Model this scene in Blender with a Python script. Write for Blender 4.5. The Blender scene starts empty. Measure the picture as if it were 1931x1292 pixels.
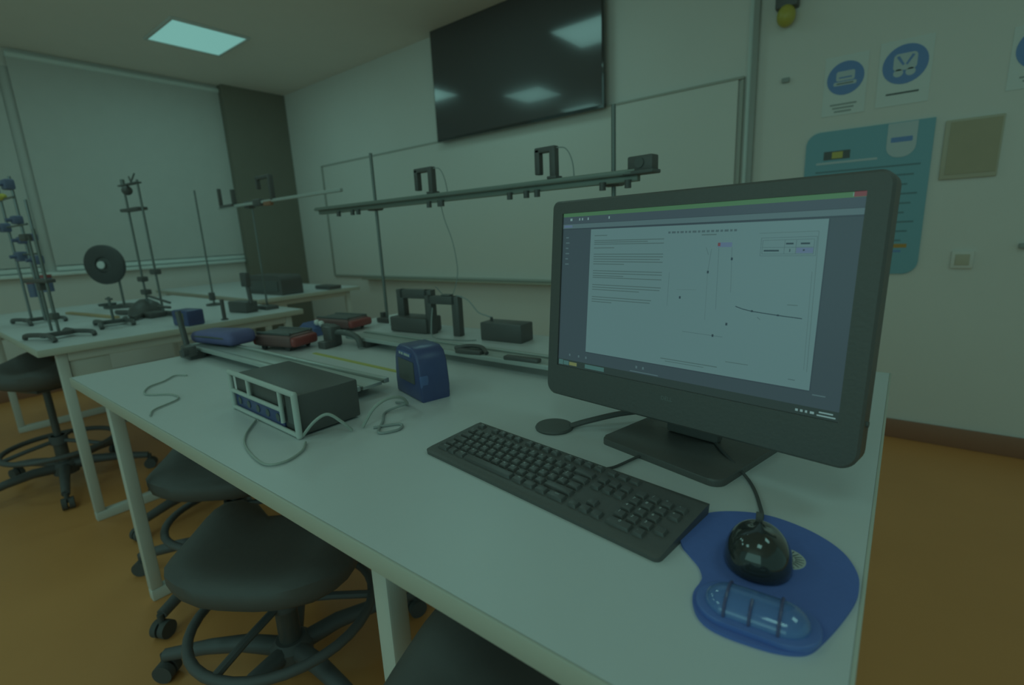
import bpy, bmesh, math, random
from mathutils import Vector, Matrix
random.seed(4)
PI = math.pi
COL = bpy.context.scene.collection
TZ = 0.76            # table height
CZ = 1.116           # camera height

# ---------------------------------------------------------------- materials
MATS = {}
def mat(name, col, rough=0.5, metal=0.0, spec=0.5, noise=0.0, nscale=20.0, emit=None, estr=1.0, trans=0.0, coat=0.0, bump=0.0, stretch=None, alpha=1.0):
    if name in MATS: return MATS[name]
    m = bpy.data.materials.new(name); m.use_nodes = True
    nt = m.node_tree; b = nt.nodes['Principled BSDF']
    b.inputs['Base Color'].default_value = (*col, 1); b.inputs['Roughness'].default_value = rough
    b.inputs['Metallic'].default_value = metal; b.inputs['Specular IOR Level'].default_value = spec
    b.inputs['Transmission Weight'].default_value = trans; b.inputs['Coat Weight'].default_value = coat
    b.inputs['Alpha'].default_value = alpha
    if emit:
        b.inputs['Emission Color'].default_value = (*emit, 1); b.inputs['Emission Strength'].default_value = estr
    if noise or bump:
        tc = nt.nodes.new('ShaderNodeTexCoord'); mp = nt.nodes.new('ShaderNodeMapping')
        if stretch: mp.inputs['Scale'].default_value = stretch
        nz = nt.nodes.new('ShaderNodeTexNoise'); nz.inputs['Scale'].default_value = nscale; nz.inputs['Detail'].default_value = 4
        nt.links.new(tc.outputs['Object'], mp.inputs['Vector']); nt.links.new(mp.outputs['Vector'], nz.inputs['Vector'])
        if noise:
            mx = nt.nodes.new('ShaderNodeMix'); mx.data_type = 'RGBA'
            mx.inputs[6].default_value = (*[max(0, c*(1-noise)) for c in col], 1)
            mx.inputs[7].default_value = (*[min(1, c*(1+noise)) for c in col], 1)
            nt.links.new(nz.outputs['Fac'], mx.inputs['Factor']); nt.links.new(mx.outputs[2], b.inputs['Base Color'])
        if bump:
            bp = nt.nodes.new('ShaderNodeBump'); bp.inputs['Strength'].default_value = bump; bp.inputs['Distance'].default_value = 0.002
            nt.links.new(nz.outputs['Fac'], bp.inputs['Height']); nt.links.new(bp.outputs['Normal'], b.inputs['Normal'])
    MATS[name] = m; return m
def emat(name, col, s=1.0):
    return mat(name, (0.01, 0.01, 0.01), rough=0.25, spec=0.25, emit=col, estr=s)

M_wall = mat('wall_paint', (0.74, 0.70, 0.665), 0.85, noise=0.03, nscale=3, bump=0.08)
M_ceil = mat('ceiling_paint', (0.88, 0.80, 0.74), 0.9, noise=0.03, nscale=4)
M_floor = mat('floor_linoleum', (0.70, 0.30, 0.10), 0.42, spec=0.4, noise=0.10, nscale=2.2, bump=0.05)
M_base = mat('baseboard_vinyl', (0.33, 0.15, 0.09), 0.5)
M_pil = mat('pilaster_paint', (0.23, 0.21, 0.17), 0.8, noise=0.05, nscale=5)
M_blind = mat('blind_fabric', (0.60, 0.585, 0.56), 0.9, noise=0.04, nscale=8)
M_blindbar = mat('blind_bar', (0.75, 0.80, 0.78), 0.5)
M_glass = mat('window_glass', (0.80, 0.80, 0.78), 0.35)  # opaque panes, daylight behind them put into the pale colour
M_lam = mat('white_laminate', (0.66, 0.655, 0.66), 0.38, noise=0.015, nscale=30)
M_edge = mat('table_edge_band', (0.55, 0.525, 0.455), 0.5)
M_steel = mat('painted_steel', (0.66, 0.64, 0.60), 0.45)
M_black = mat('black_plastic', (0.115, 0.107, 0.103), 0.45, noise=0.06, nscale=200, bump=0.15)
M_blackm = mat('black_metal', (0.10, 0.096, 0.094), 0.4, metal=0.0)
M_gloss = mat('gloss_black', (0.035, 0.035, 0.033), 0.10, coat=0.6)
M_rubber = mat('black_rubber', (0.095, 0.09, 0.09), 0.8)
M_seat = mat('seat_polyurethane', (0.115, 0.108, 0.106), 0.65, noise=0.08, nscale=60)
M_chair = mat('chair_nylon', (0.115, 0.112, 0.116), 0.55)
M_tv = mat('television_glass', (0.085, 0.078, 0.080), 0.13, spec=0.5, coat=0.3)
M_chrome = mat('chrome_rod', (0.26, 0.27, 0.27), 0.3, metal=0.6)
M_rod = mat('steel_rod', (0.19, 0.20, 0.19), 0.35, metal=0.3)
M_alu = mat('anodised_aluminium', (0.50, 0.52, 0.50), 0.38, metal=0.25)
M_alud = mat('track_groove', (0.22, 0.24, 0.22), 0.5)
M_raild = mat('rail_grey', (0.24, 0.26, 0.23), 0.45, metal=0.2)
M_olive = mat('olive_label', (0.20, 0.18, 0.08), 0.6)
M_steelblue = mat('greyed_blue_plastic', (0.14, 0.16, 0.26), 0.45)
M_blue = mat('dark_blue_plastic', (0.075, 0.090, 0.215), 0.35, noise=0.08, nscale=40)
M_bluel = mat('light_blue_plastic', (0.12, 0.165, 0.36), 0.3)
M_bluebag = mat('blue_fabric', (0.155, 0.145, 0.31), 0.7, noise=0.12, nscale=30)
M_red = mat('red_plastic', (0.33, 0.075, 0.07), 0.4)
M_maroon = mat('dark_maroon_plastic', (0.19, 0.10, 0.095), 0.5, noise=0.12, nscale=25)
M_dark = mat('dark_grey_plastic', (0.12, 0.12, 0.115), 0.5)
M_pad = mat('blue_pad_fabric', (0.115, 0.175, 0.50), 0.75, noise=0.05, nscale=150, bump=0.2)
M_padr = mat('blue_pad_vinyl', (0.115, 0.185, 0.50), 0.35)
M_gel = mat('blue_gel', (0.14, 0.26, 0.60), 0.08, trans=0.25, coat=0.7)
M_gelband = mat('gel_dark_band', (0.10, 0.10, 0.22), 0.3)
M_white = mat('white_plastic', (0.75, 0.74, 0.72), 0.4)
M_frame = mat('pale_grey_plastic', (0.56, 0.57, 0.54), 0.4)
M_cable = mat('pale_cable', (0.40, 0.42, 0.38), 0.5)
M_yellow = mat('yellow_plastic', (0.50, 0.42, 0.08), 0.4)
M_tape = mat('yellow_tape', (0.55, 0.50, 0.14), 0.5)
M_wood = mat('ruler_wood', (0.52, 0.36, 0.20), 0.5, noise=0.15, nscale=30, stretch=(1, 12, 12))
M_post = mat('teal_poster_print', (0.21, 0.41, 0.49), 0.5)
M_postline = mat('dark_teal_print', (0.13, 0.22, 0.25), 0.5)
M_postw = mat('pale_print', (0.52, 0.57, 0.60), 0.5)
M_paper = mat('white_paper', (0.72, 0.73, 0.72), 0.7)
M_signblue = mat('blue_print', (0.16, 0.27, 0.55), 0.5)
M_beige = mat('beige_paper', (0.45, 0.38, 0.27), 0.7, noise=0.05, nscale=12)
M_kraft = mat('pale_beige_border', (0.54, 0.48, 0.38), 0.7)
M_inkd = mat('dark_ink', (0.12, 0.13, 0.13), 0.6)
M_inkm = mat('grey_ink', (0.34, 0.36, 0.35), 0.6)
M_orange = mat('orange_print', (0.50, 0.27, 0.06), 0.5)
M_key = mat('key_plastic', (0.105, 0.098, 0.095), 0.38)
M_legend = mat('key_legend', (0.55, 0.58, 0.58), 0.5)
M_logo = mat('silver_print', (0.20, 0.21, 0.21), 0.4)
M_wb = mat('whiteboard_enamel', (0.73, 0.70, 0.66), 0.35, spec=0.3)
M_wbf = mat('whiteboard_frame', (0.44, 0.43, 0.39), 0.5)
M_ledge = mat('board_ledge', (0.38, 0.36, 0.29), 0.5)
M_trunk = mat('conduit_grey', (0.36, 0.36, 0.34), 0.4)
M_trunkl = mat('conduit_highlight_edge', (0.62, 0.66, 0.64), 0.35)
M_lampframe = mat('lamp_frame', (0.70, 0.70, 0.68), 0.5)
M_lamp = mat('lamp_diffuser', (0.30, 0.30, 0.30), 0.5, emit=(0.20, 0.50, 0.45), estr=0.85)

# ---------------------------------------------------------------- mesh builder
class MB:
    def __init__(s): s.bm = bmesh.new(); s.mats = []
    def mi(s, m):
        if m is None: return 0
        if m not in s.mats: s.mats.append(m)
        return s.mats.index(m)
    def _fin(s, verts, m):
        i = s.mi(m); fs = set()
        for v in verts:
            for f in v.link_faces: fs.add(f)
        for f in fs: f.material_index = i
    def box(s, c, sz, bev=0.0, m=None, rot=None, seg=2):
        r = bmesh.ops.create_cube(s.bm, size=1.0); vs = r['verts']
        M = Matrix.Translation(Vector(c))
        if rot is not None: M = M @ rot.to_4x4()
        for v in vs: v.co = M @ Vector((v.co.x*sz[0], v.co.y*sz[1], v.co.z*sz[2]))
        i = s.mi(m)
        fs = list({f for v in vs for f in v.link_faces})
        for f in fs: f.material_index = i
        if bev > 0:
            es = list({e for v in vs for e in v.link_edges})
            bmesh.ops.bevel(s.bm, geom=es, offset=bev, segments=seg, affect='EDGES', profile=0.5, material=-1)
        return s
    def cyl(s, p0, p1, r, r2=None, seg=20, m=None, cap=True):
        p0, p1 = Vector(p0), Vector(p1); d = p1-p0; L = d.length
        r2 = r if r2 is None else r2
        q = d.to_track_quat('Z', 'Y').to_matrix().to_4x4()
        res = bmesh.ops.create_cone(s.bm, cap_ends=cap, cap_tris=False, segments=seg, radius1=r, radius2=r2, depth=L)
        M = Matrix.Translation((p0+p1)/2) @ q
        for v in res['verts']: v.co = M @ v.co
        s._fin(res['verts'], m); return s
    def sph(s, c, r, m=None, seg=20, rot=None):
        if not hasattr(r, '__len__'): r = (r, r, r)
        res = bmesh.ops.create_uvsphere(s.bm, u_segments=seg, v_segments=max(6, seg//2), radius=1)
        R = rot.to_4x4() if rot is not None else Matrix.Identity(4)
        for v in res['verts']: v.co = Vector(c) + (R @ Vector((v.co.x*r[0], v.co.y*r[1], v.co.z*r[2])))
        s._fin(res['verts'], m); return s
    def lathe(s, prof, c=(0, 0, 0), seg=32, m=None, rot=None, sc=(1, 1)):
        rings = []; R = rot if rot is not None else Matrix.Identity(3); i = s.mi(m)
        for (r, z) in prof:
            rings.append([s.bm.verts.new(Vector(c)+R @ Vector((r*sc[0]*math.cos(2*PI*k/seg), r*sc[1]*math.sin(2*PI*k/seg), z))) for k in range(seg)])
        for a, b in zip(rings, rings[1:]):
            for k in range(seg):
                f = s.bm.faces.new((a[k], a[(k+1) % seg], b[(k+1) % seg], b[k])); f.material_index = i
        if prof[0][0] > 1e-5:
            f = s.bm.faces.new(rings[0][::-1]); f.material_index = i
        if prof[-1][0] > 1e-5:
            f = s.bm.faces.new(rings[-1]); f.material_index = i
        return s
    def tube(s, pts, r, seg=10, m=None, closed=False):
        pts = [Vector(p) for p in pts]; n = len(pts); rings = []; i = s.mi(m)
        up = None
        for k in range(n):
            if closed: t = pts[(k+1) % n]-pts[k-1]
            else: t = pts[min(k+1, n-1)]-pts[max(k-1, 0)]
            t.normalize()
            if up is None:
                up = Vector((0, 0, 1)) if abs(t.z) < 0.9 else Vector((1, 0, 0))
            x = t.cross(up)
            if x.length < 1e-4: x = t.orthogonal()
            x.normalize(); y = x.cross(t).normalized(); up = y
            rr = r[k] if hasattr(r, '__len__') else r
            rings.append([s.bm.verts.new(pts[k]+x*rr*math.cos(2*PI*j/seg)+y*rr*math.sin(2*PI*j/seg)) for j in range(seg)])
        rng = range(n) if closed else range(n-1)
        for k in rng:
            a, b = rings[k], rings[(k+1) % n]
            for j in range(seg):
                f = s.bm.faces.new((a[j], a[(j+1) % seg], b[(j+1) % seg], b[j])); f.material_index = i
        if not closed:
            f = s.bm.faces.new(rings[0][::-1]); f.material_index = i
            f = s.bm.faces.new(rings[-1]); f.material_index = i
        return s
    def prism(s, poly, h0, h1, m=None, axes='xy', c=(0, 0, 0), bev=0.0, taper=None):
        i = s.mi(m)
        def P(u, v, h):
            d = {'xy': (u, v, h), 'xz': (u, h, v), 'yz': (h, u, v)}[axes]
            return Vector(c)+Vector(d)
        tp = taper if taper else poly
        a = [s.bm.verts.new(P(u, v, h0)) for u, v in poly]; b = [s.bm.verts.new(P(u, v, h1)) for u, v in tp]
        n = len(poly); fs = []
        for k in range(n): fs.append(s.bm.faces.new((a[k], a[(k+1) % n], b[(k+1) % n], b[k])))
        fs.append(s.bm.faces.new(a[::-1])); fs.append(s.bm.faces.new(b))
        for f in fs: f.material_index = i
        if bev:
            es = list(fs[-1].edges)
            bmesh.ops.bevel(s.bm, geom=es, offset=bev, segments=3, affect='EDGES', profile=0.5, material=-1)
        return s
    def quad(s, pts, m=None):
        f = s.bm.faces.new([s.bm.verts.new(Vector(p)) for p in pts]); f.material_index = s.mi(m); return s
    def text(s, string, size, M, m=None, ext=0.0):
        me = text_mesh(string, size).copy(); me.transform(M); i = s.mi(m)
        for p in me.polygons: p.material_index = i
        s.bm.from_mesh(me); bpy.data.meshes.remove(me); return s
    def build(s, name, m=None, parent=None, loc=None, smooth=40):
        bmesh.ops.recalc_face_normals(s.bm, faces=s.bm.faces[:])
        me = bpy.data.meshes.new(name); s.bm.to_mesh(me); s.bm.free()
        if s.mats and s.mats[0] is not None:
            for k in s.mats: me.materials.append(k)
        else: me.materials.append(m)
        for p in me.polygons: p.use_smooth = True
        me.set_sharp_from_angle(angle=math.radians(smooth))
        o = bpy.data.objects.new(name, me); COL.objects.link(o)
        if parent is not None: o.parent = parent
        if loc is not None: o.location = loc
        return o
TXT = {}
def text_mesh(string, size):
    k = (string, size)
    if k in TXT: return TXT[k]
    cu = bpy.data.curves.new('lettering', 'FONT'); cu.body = string; cu.size = size; cu.align_x = 'CENTER'; cu.align_y = 'CENTER'
    cu.resolution_u = 2
    o = bpy.data.objects.new('lettering', cu); COL.objects.link(o)
    dg = bpy.context.evaluated_depsgraph_get(); dg.update()
    me = bpy.data.meshes.new_from_object(o.evaluated_get(dg))
    bpy.data.objects.remove(o); TXT[k] = me; return me
def RZ(a): return Matrix.Rotation(a, 3, 'Z')
def RX(a): return Matrix.Rotation(a, 3, 'X')
def RY(a): return Matrix.Rotation(a, 3, 'Y')
def bez(pts, n=8):
    """Catmull-Rom through points"""
    P = [Vector(p) for p in pts]; out = []
    Q = [P[0]*2-P[1]]+P+[P[-1]*2-P[-2]]
    for i in range(1, len(Q)-2):
        for k in range(n):
            t = k/n; a, b, c, d = Q[i-1], Q[i], Q[i+1], Q[i+2]
            out.append(0.5*((2*b)+(c-a)*t+(2*a-5*b+4*c-d)*t*t+(3*b-a-3*c+d)*t**3))
    out.append(P[-1]); return out
def rrect(x0, y0, x1, y1, r, n=6):
    rs = r if hasattr(r, '__len__') else (r, r, r, r)   # BL, BR, TR, TL
    out = []
    for (cx, cy, a0, rr) in ((x0+rs[0], y0+rs[0], PI, rs[0]), (x1-rs[1], y0+rs[1], 1.5*PI, rs[1]), (x1-rs[2], y1-rs[2], 0, rs[2]), (x0+rs[3], y1-rs[3], 0.5*PI, rs[3])):
        if rr <= 1e-6: out.append((cx, cy)); continue
        for k in range(n+1):
            a = a0+k*PI/2/n; out.append((cx+rr*math.cos(a), cy+rr*math.sin(a)))
    return out
def tag(o, label=None, cat=None, group=None, kind=None):
    if label: o['label'] = label
    if cat: o['category'] = cat
    if group: o['group'] = group
    if kind: o['kind'] = kind
    return o
def thing(name, label, cat, loc=(0, 0, 0), rz=0.0, group=None):
    o = bpy.data.objects.new(name, None); COL.objects.link(o); o.empty_display_size = 0.05
    o.location = loc; o.rotation_euler = (0, 0, rz); return tag(o, label, cat, group)
def struct(o): o['kind'] = 'structure'; return o
KIDS = lambda o: [c for c in bpy.data.objects if c.parent is o]
def copy_tree(o, parent=None, kids=None):
    c = o.copy(); COL.objects.link(c)
    if parent is not None: c.parent = parent
    for ch in KIDS(o): copy_tree(ch, c)
    return c

# ================================================================= SETTING
XL, YW, ZC = -5.44, 3.05, 2.63
XR, YN = 3.2, -3.0
struct(MB().box(((XL+XR)/2, (YW+YN)/2, -0.05), (XR-XL+0.4, YW-YN+0.4, 0.1)).build('floor', M_floor))
struct(MB().box(((XL+XR)/2, (YW+YN)/2, ZC+0.05), (XR-XL+0.4, YW-YN+0.4, 0.1)).build('ceiling', M_ceil))
struct(MB().box(((XL+XR)/2, YW+0.06, ZC/2), (XR-XL+0.24, 0.12, ZC)).build('wall_back', M_wall))
# left wall with the window opening y 0.1..2.42, z 0.98..2.50
w = MB()
w.box((XL-0.06, (YN+YW)/2, 0.49), (0.12, YW-YN, 0.98)).box((XL-0.06, (YN+YW)/2, (2.50+ZC)/2), (0.12, YW-YN, ZC-2.50))
w.box((XL-0.06, (2.42+YW)/2, 1.74), (0.12, YW-2.42, 1.52)).box((XL-0.06, (YN-0.6)/2, 1.74), (0.12, -0.6-YN, 1.52))
struct(w.build('wall_left', M_wall))
struct(MB().box((XL-0.09, 0.91, 1.74), (0.02, 3.02, 1.52)).build('window_1', M_glass))
struct(MB().box((XL+0.05, 2.735, ZC/2), (0.10, 0.63, ZC)).build('trim_1', M_pil))
struct(MB().box(((XL+XR)/2+0.05, YW-0.008, 0.048), (XR-XL-0.1, 0.016, 0.096), 0.003).build('baseboard_back', M_base))
struct(MB().box((XL+0.008, (YN+2.42)/2, 0.048), (0.016, 2.42-YN, 0.096), 0.003).build('baseboard_left', M_base))
struct(MB().box((XL+0.025, 1.0, 0.955), (0.05, 2.82, 0.03), 0.004).build('window_sill', M_blindbar))

struct(MB().box((XL-.045, .895, 1.74), (.10, .10, 1.52), .004).build('trim_2', M_blind))
def blind(y0, y1, label):
    t = thing('roller_blind', label, 'blind', (XL+0.022, (y0+y1)/2, 0.965))
    W = y1-y0
    MB().box((0, 0, 0.83), (0.004, W, 1.55)).build('blind_fabric', M_blind, t)
    MB().box((0.002, 0, 0.030), (0.018, W, 0.036), 0.006).build('bottom_bar', M_blindbar, t)
    MB().cyl((0, -W/2, 1.62), (0, W/2, 1.62), 0.022).build('roller_tube', M_blindbar, t)
blind(0.93, 2.417, 'wide grey roller blind beside the brown pilaster, pale bar along its bottom')
blind(-0.45, 0.86, 'grey roller blind at the left end of the wall, behind the clamp-covered stands')

# ceiling lamps
def lamp(x, y, label):
    t = thing('ceiling_lamp', label, 'ceiling lamp', (x, y, ZC), group=None)
    f = MB(); s = 0.53
    for a, b, c, d in ((-s/2, -s/2, s, .02), (-s/2, s/2-.02, s, .02)): f.box((0, b+d/2, -.008), (s, d, .016), .002)
    for a in (-s/2+.01, s/2-.01): f.box((a, 0, -.008), (.02, s-.04, .016), .002)
    f.build('lamp_frame', M_lampframe, t)
    MB().box((0, 0, -.006), (s-.04, s-.04, .008)).build('diffuser', M_lamp, t)
    l = bpy.data.lights.new('ceiling_light', 'AREA'); l.shape = 'SQUARE'; l.size = .48; l.energy = LAMP_W; l.color = LAMP_C
    lo = bpy.data.objects.new('ceiling_light', l); COL.objects.link(lo); lo.location = (x, y, ZC-.02)
LAMP_W = 2.6; LAMP_C = (0.46, 1.0, 0.90)
lamp(-4.29, 1.83, 'square white ceiling light panel near the corner over the far tables')
lamp(-2.10, 2.10, 'square ceiling light panel above the wall-mounted screen, seen only mirrored in it')
lamp(-3.50, 0.95, 'square ceiling light panel nearer the window blinds, seen only mirrored in the screen')
lamp(-3.45, -0.15, 'square ceiling light panel at the window end behind the front tables, only mirrored')
for (x, y) in ((-1.9, -0.8), (0.2, -0.5), (0.9, 1.2)):  # added lights out of view, no ceiling panel built for them
    l = bpy.data.lights.new('ceiling_light', 'AREA'); l.shape = 'SQUARE'; l.size = .6; l.energy = LAMP_W*1.3; l.color = LAMP_C
    lo = bpy.data.objects.new('ceiling_light', l); COL.objects.link(lo); lo.location = (x, y, ZC-.02)

# ================================================================= WALL THINGS
# television
t = thing('television', 'large black wall-mounted television above the whiteboard, reflecting ceiling lights', 'television', (-2.29, 2.985, 2.235))
TVW, TVH = 1.47, 0.80
t.rotation_euler = (math.radians(0.0), 0, 0)
MB().box((0, 0.006, 0), (TVW, 0.03, TVH), 0.004, M_gloss).build('cabinet', M_gloss, t)
MB().box((0, -0.0105, 0.004), (TVW-.02, 0.004, TVH-.03)).build('screen_glass', M_tv, t)
MB().box((0, 0.043, 0), (0.5, 0.044, 0.4)).build('wall_bracket', M_black, t)
# whiteboard
t = thing('whiteboard', 'long white wall board with thin grey frame behind the suspended rail', 'whiteboard', (-2.775, YW, 0.74))
MB().box((0, -0.010, 0.56), (3.97, 0.014, 1.10)).build('board_panel', M_wb, t)
f = MB(); W = 4.03; H = 1.12
f.box((0, -0.012, 0.012), (W, 0.022, 0.022), .004).box((0, -0.012, H-.006), (W, 0.022, 0.014), .004)
f.box((-W/2+.008, -0.012, H/2), (0.014, 0.022, H-.03), .004).box((W/2-.008, -0.012, H/2), (0.014, 0.022, H-.03), .004)
f.build('board_frame', M_wbf, t)
MB().box((0.1, -0.045, -0.008), (3.1, 0.07, 0.014), .004).build('pen_ledge', M_ledge, t)
# conduit
t = thing('cable_conduit', 'tall grey vertical cable conduit on the wall left of the blue signs', 'conduit', (-0.713, YW, 0))
MB().box((0, -0.015, 1.36), (0.028, 0.030, 2.52), .003).build('conduit_body', M_trunk, t)
MB().box((-0.024, -0.010, 1.36), (0.020, 0.020, 2.52), .003).build('conduit_highlight', M_trunkl, t)  # pale strip stands in for the highlight down the conduit's left side
# alarm beacon with yellow globe
t = thing('alarm_beacon', 'black wall beacon with a yellow globe at the top right of the conduit', 'alarm', (-0.575, YW, 2.13))
MB().box((0, -0.03, 0.07), (0.10, 0.06, 0.16), .008).build('housing', M_black, t)
MB().sph((0.0, -0.045, -0.045), (0.042, 0.042, 0.050)).build('globe', M_yellow, t)
o = MB().box((0, -0.008, 0), (0.035, 0.016, 0.022), .003).build('wall_hook', M_inkm, loc=(-0.565, YW, 1.80)); tag(o, 'small grey hook on the wall right of the tall conduit', 'hook')

# teal poster
t = thing('wall_poster', 'tall teal poster with rounded corners hung behind the computer', 'poster', (-0.20, YW, 0.83))
pw, ph = 0.50, 0.695
def wallflat(mb, poly, d0, d1, m): mb.prism(poly, -d0, -d1, m, 'xz')
b = MB(); wallflat(b, rrect(-pw/2, 0, pw/2, ph, (0.05, 0.06, 0.004, 0.06)), 0.0, 0.008, None); b.build('poster_board', M_post, t)
b = MB(); wallflat(b, rrect(0.08, ph-0.155, 0.19, ph-0.003, (0.05, 0.05, 0.002, 0.002)), 0.0082, 0.0098, None); b.build('white_badge', M_postw, t)
b = MB(); wallflat(b, rrect(0.095, ph-0.088, 0.175, ph-0.066, 0.004), 0.0099, 0.0104, None); b.build('badge_band', M_signblue, t)
b = MB()
for k in range(9):
    z = 0.50-k*0.043; wallflat(b, [(-0.2, z), (0.215-0.02*(k % 3), z), (0.215-0.02*(k % 3), z+0.007), (-0.2, z+0.007)], 0.0082, 0.0088, M_postline)
wallflat(b, [(-0.2, 0.125), (0.20, 0.125), (0.20, 0.143), (-0.2, 0.143)], 0.0082, 0.0090, M_orange)
wallflat(b, [(-0.2, 0.104), (0.18, 0.104), (0.18, 0.114), (-0.2, 0.114)], 0.0082, 0.0090, M_signblue)
wallflat(b, [(-0.17, ph-0.135), (-0.06, ph-0.135), (-0.06, ph-0.095), (-0.17, ph-0.095)], 0.0082, 0.0090, M_inkd)
wallflat(b, [(-0.135, ph-0.13), (-0.09, ph-0.13), (-0.09, ph-0.10), (-0.135, ph-0.10)], 0.0091, 0.0095, M_yellow)
wallflat(b, [(-0.2, ph-0.155), (0.05, ph-0.155), (0.05, ph-0.145), (-0.2, ph-0.145)], 0.0082, 0.0090, M_postw)
b.build('poster_print', M_postline, t)

def ellipse(cx, cz, rx, rz, n=32): return [(cx+rx*math.cos(2*PI*k/n), cz+rz*math.sin(2*PI*k/n)) for k in range(n)]
def sign(x0, x1, z0, z1, label, icon):
    t = thing('safety_sign', label, 'sign', ((x0+x1)/2, YW, z0)); w = x1-x0; h = z1-z0
    b = MB(); wallflat(b, [(-w/2, 0), (w/2, 0), (w/2, h), (-w/2, h)], 0, 0.003, None); b.build('paper_sheet', M_paper, t)
    cz = h*0.62; r = w*0.43
    b = MB(); wallflat(b, ellipse(0, cz, r, r*1.0), 0.0032, 0.0045, None); b.build('blue_disc', M_signblue, t)
    b = MB()
    if icon == 'boot':
        wallflat(b, rrect(-.5*r, -.15*r+cz, .5*r, .42*r+cz, .12*r), 0.0047, 0.0055, M_postw)
        wallflat(b, rrect(-.62*r, -.42*r+cz, .62*r, -.2*r+cz, .08*r), 0.0047, 0.0055, M_postw)
        wallflat(b, rrect(-.35*r, .0*r+cz, .35*r, .08*r+cz, .02*r), 0.0056, 0.0060, M_signblue)
        wallflat(b, rrect(-.45*r, -.34*r+cz, .45*r, -.28*r+cz, .02*r), 0.0056, 0.0060, M_inkd)
    else:
        wallflat(b, rrect(-.52*r, -.3*r+cz, .52*r, .55*r+cz, .2*r), 0.0047, 0.0055, M_postw)
        wallflat(b, ellipse(-.27*r, -.42*r+cz, .22*r, .2*r, 16), 0.0047, 0.0055, M_postw)
        wallflat(b, ellipse(.27*r, -.42*r+cz, .22*r, .2*r, 16), 0.0047, 0.0055, M_postw)
        for s_ in (-1, 1):
            wallflat(b, [(s_*.40*r, .40*r+cz), (s_*.28*r, .45*r+cz), (s_*.02*r, .0*r+cz), (s_*.10*r, -.06*r+cz)][::s_], 0.0056, 0.0062, M_signblue)
    b.build('pictogram', M_postw, t)
    b = MB()
    wid = (.62, .5, .4) if icon == 'boot' else (.62,)
    for k, q in enumerate(wid):
        z = h*0.17-k*h*0.06; wallflat(b, rrect(-w*q/2, z, w*q/2, z+h*0.028, .001), 0.0032, 0.0037, None)
    b.build('caption_print', M_inkd if icon != 'boot' else M_inkm, t)
sign(-0.395, -0.222, 1.595, 1.86, 'white sheet with blue safety disc and lines of small print, nearest the conduit', 'boot')
sign(-0.180, 0.012, 1.60, 1.875, 'white sheet with blue disc of goggles pictogram directly above the teal poster', 'goggles')
sign(0.262, 0.45, 1.590, 1.83, 'white sheet with blue disc cut off by the right edge of the photo', 'boot')
t = thing('wall_notice', 'plain beige framed notice on the wall right of the teal poster', 'notice', (0.18, YW, 1.253))
MB().box((0, -.006, .125), (0.19, .012, .25), .003).build('frame_border', M_kraft, t)
MB().box((0.006, -.0135, .130), (0.165, .002, .22)).build('notice_sheet', M_beige, t)
t = thing('wall_outlet', 'square wall outlet low on the wall right of the computer', 'outlet', (0.205, YW, 0.86))
MB().box((0, -.006, .037), (.078, .012, .078), .004).build('face_plate', M_wall, t)
MB().box((0, -.013, .037), (.05, .004, .05), .002).build('socket_insert', M_kraft, t)
o = MB().box((0, -.01, 0), (0.05, .02, .022), .004).build('wall_latch', M_inkm, loc=(0.405, YW, .955)); tag(o, 'small dark fitting on the wall at the right edge of the photo', 'fitting')

# ================================================================= TABLES
def table(name, label, x0, x1, y0, y1, frames, ya=0.07, lw=.034, rails=True):
    t = thing(name, label, 'table', ((x0+x1)/2, (y0+y1)/2, 0)); cx, cy = (x0+x1)/2, (y0+y1)/2
    W, D = x1-x0, y1-y0
    MB().box((0, 0, TZ-.002-.0125+.002), (W-.004, D-.004, .025)).build('tabletop', M_lam, t)
    f = MB(); e = .004
    f.box((0, -D/2+e/2-.002, TZ-.0135), (W, e, .027), .0012).box((0, D/2-e/2+.002, TZ-.0135), (W, e, .027), .0012)
    f.box((-W/2+e/2-.002, 0, TZ-.0135), (e, D, .027), .0012).box((W/2-e/2+.002, 0, TZ-.0135), (e, D, .027), .0012)
    f.build('edge_band', M_edge, t)
    for fx in frames:
        X = fx-cx
        for Y in (-D/2+ya, D/2-ya):
            MB().box((X, Y, .385), (lw, lw, .69), .004).build('leg', M_steel, t)
        MB().box((X, 0, .020), (lw, D-2*ya+lw, .04), .004).build('floor_bar', M_steel, t)
        MB().box((X, 0, .715), (lw, D-2*ya-lw, .04), .004).build('cross_bar', M_steel, t)
        sg = 1 if X < 0 else -1
        MB().box((X, -D/2+ya+.085, .655), (.012, .13, .10), .002).build('gusset', M_steel, t)
    if not rails: return t
    r0, r1 = frames[0]-cx+.02, W/2-.05
    for Y in (-D/2+ya+.02, D/2-ya-.02): MB().box(((r0+r1)/2, Y, .705), (r1-r0, .02, .056), .003).build('rail', M_steel, t)
    return t
t = table('lab_table', 'white laminate lab table in the foreground carrying the desktop computer and keyboard', -1.89, 0.0, .295, 1.385, (-1.825, -0.535))
t = table('lab_table', 'white lab table at left under the lab stands, standing past the foreground table', -4.45, -2.555, .325, 1.40, (-4.385, -2.60), rails=False)
t = table('lab_table', 'white lab table farthest back by the pilaster, holding the black backrest-shaped box', -5.22, -3.31, 1.52, 2.30, (-5.15, -3.38), rails=False)

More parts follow.
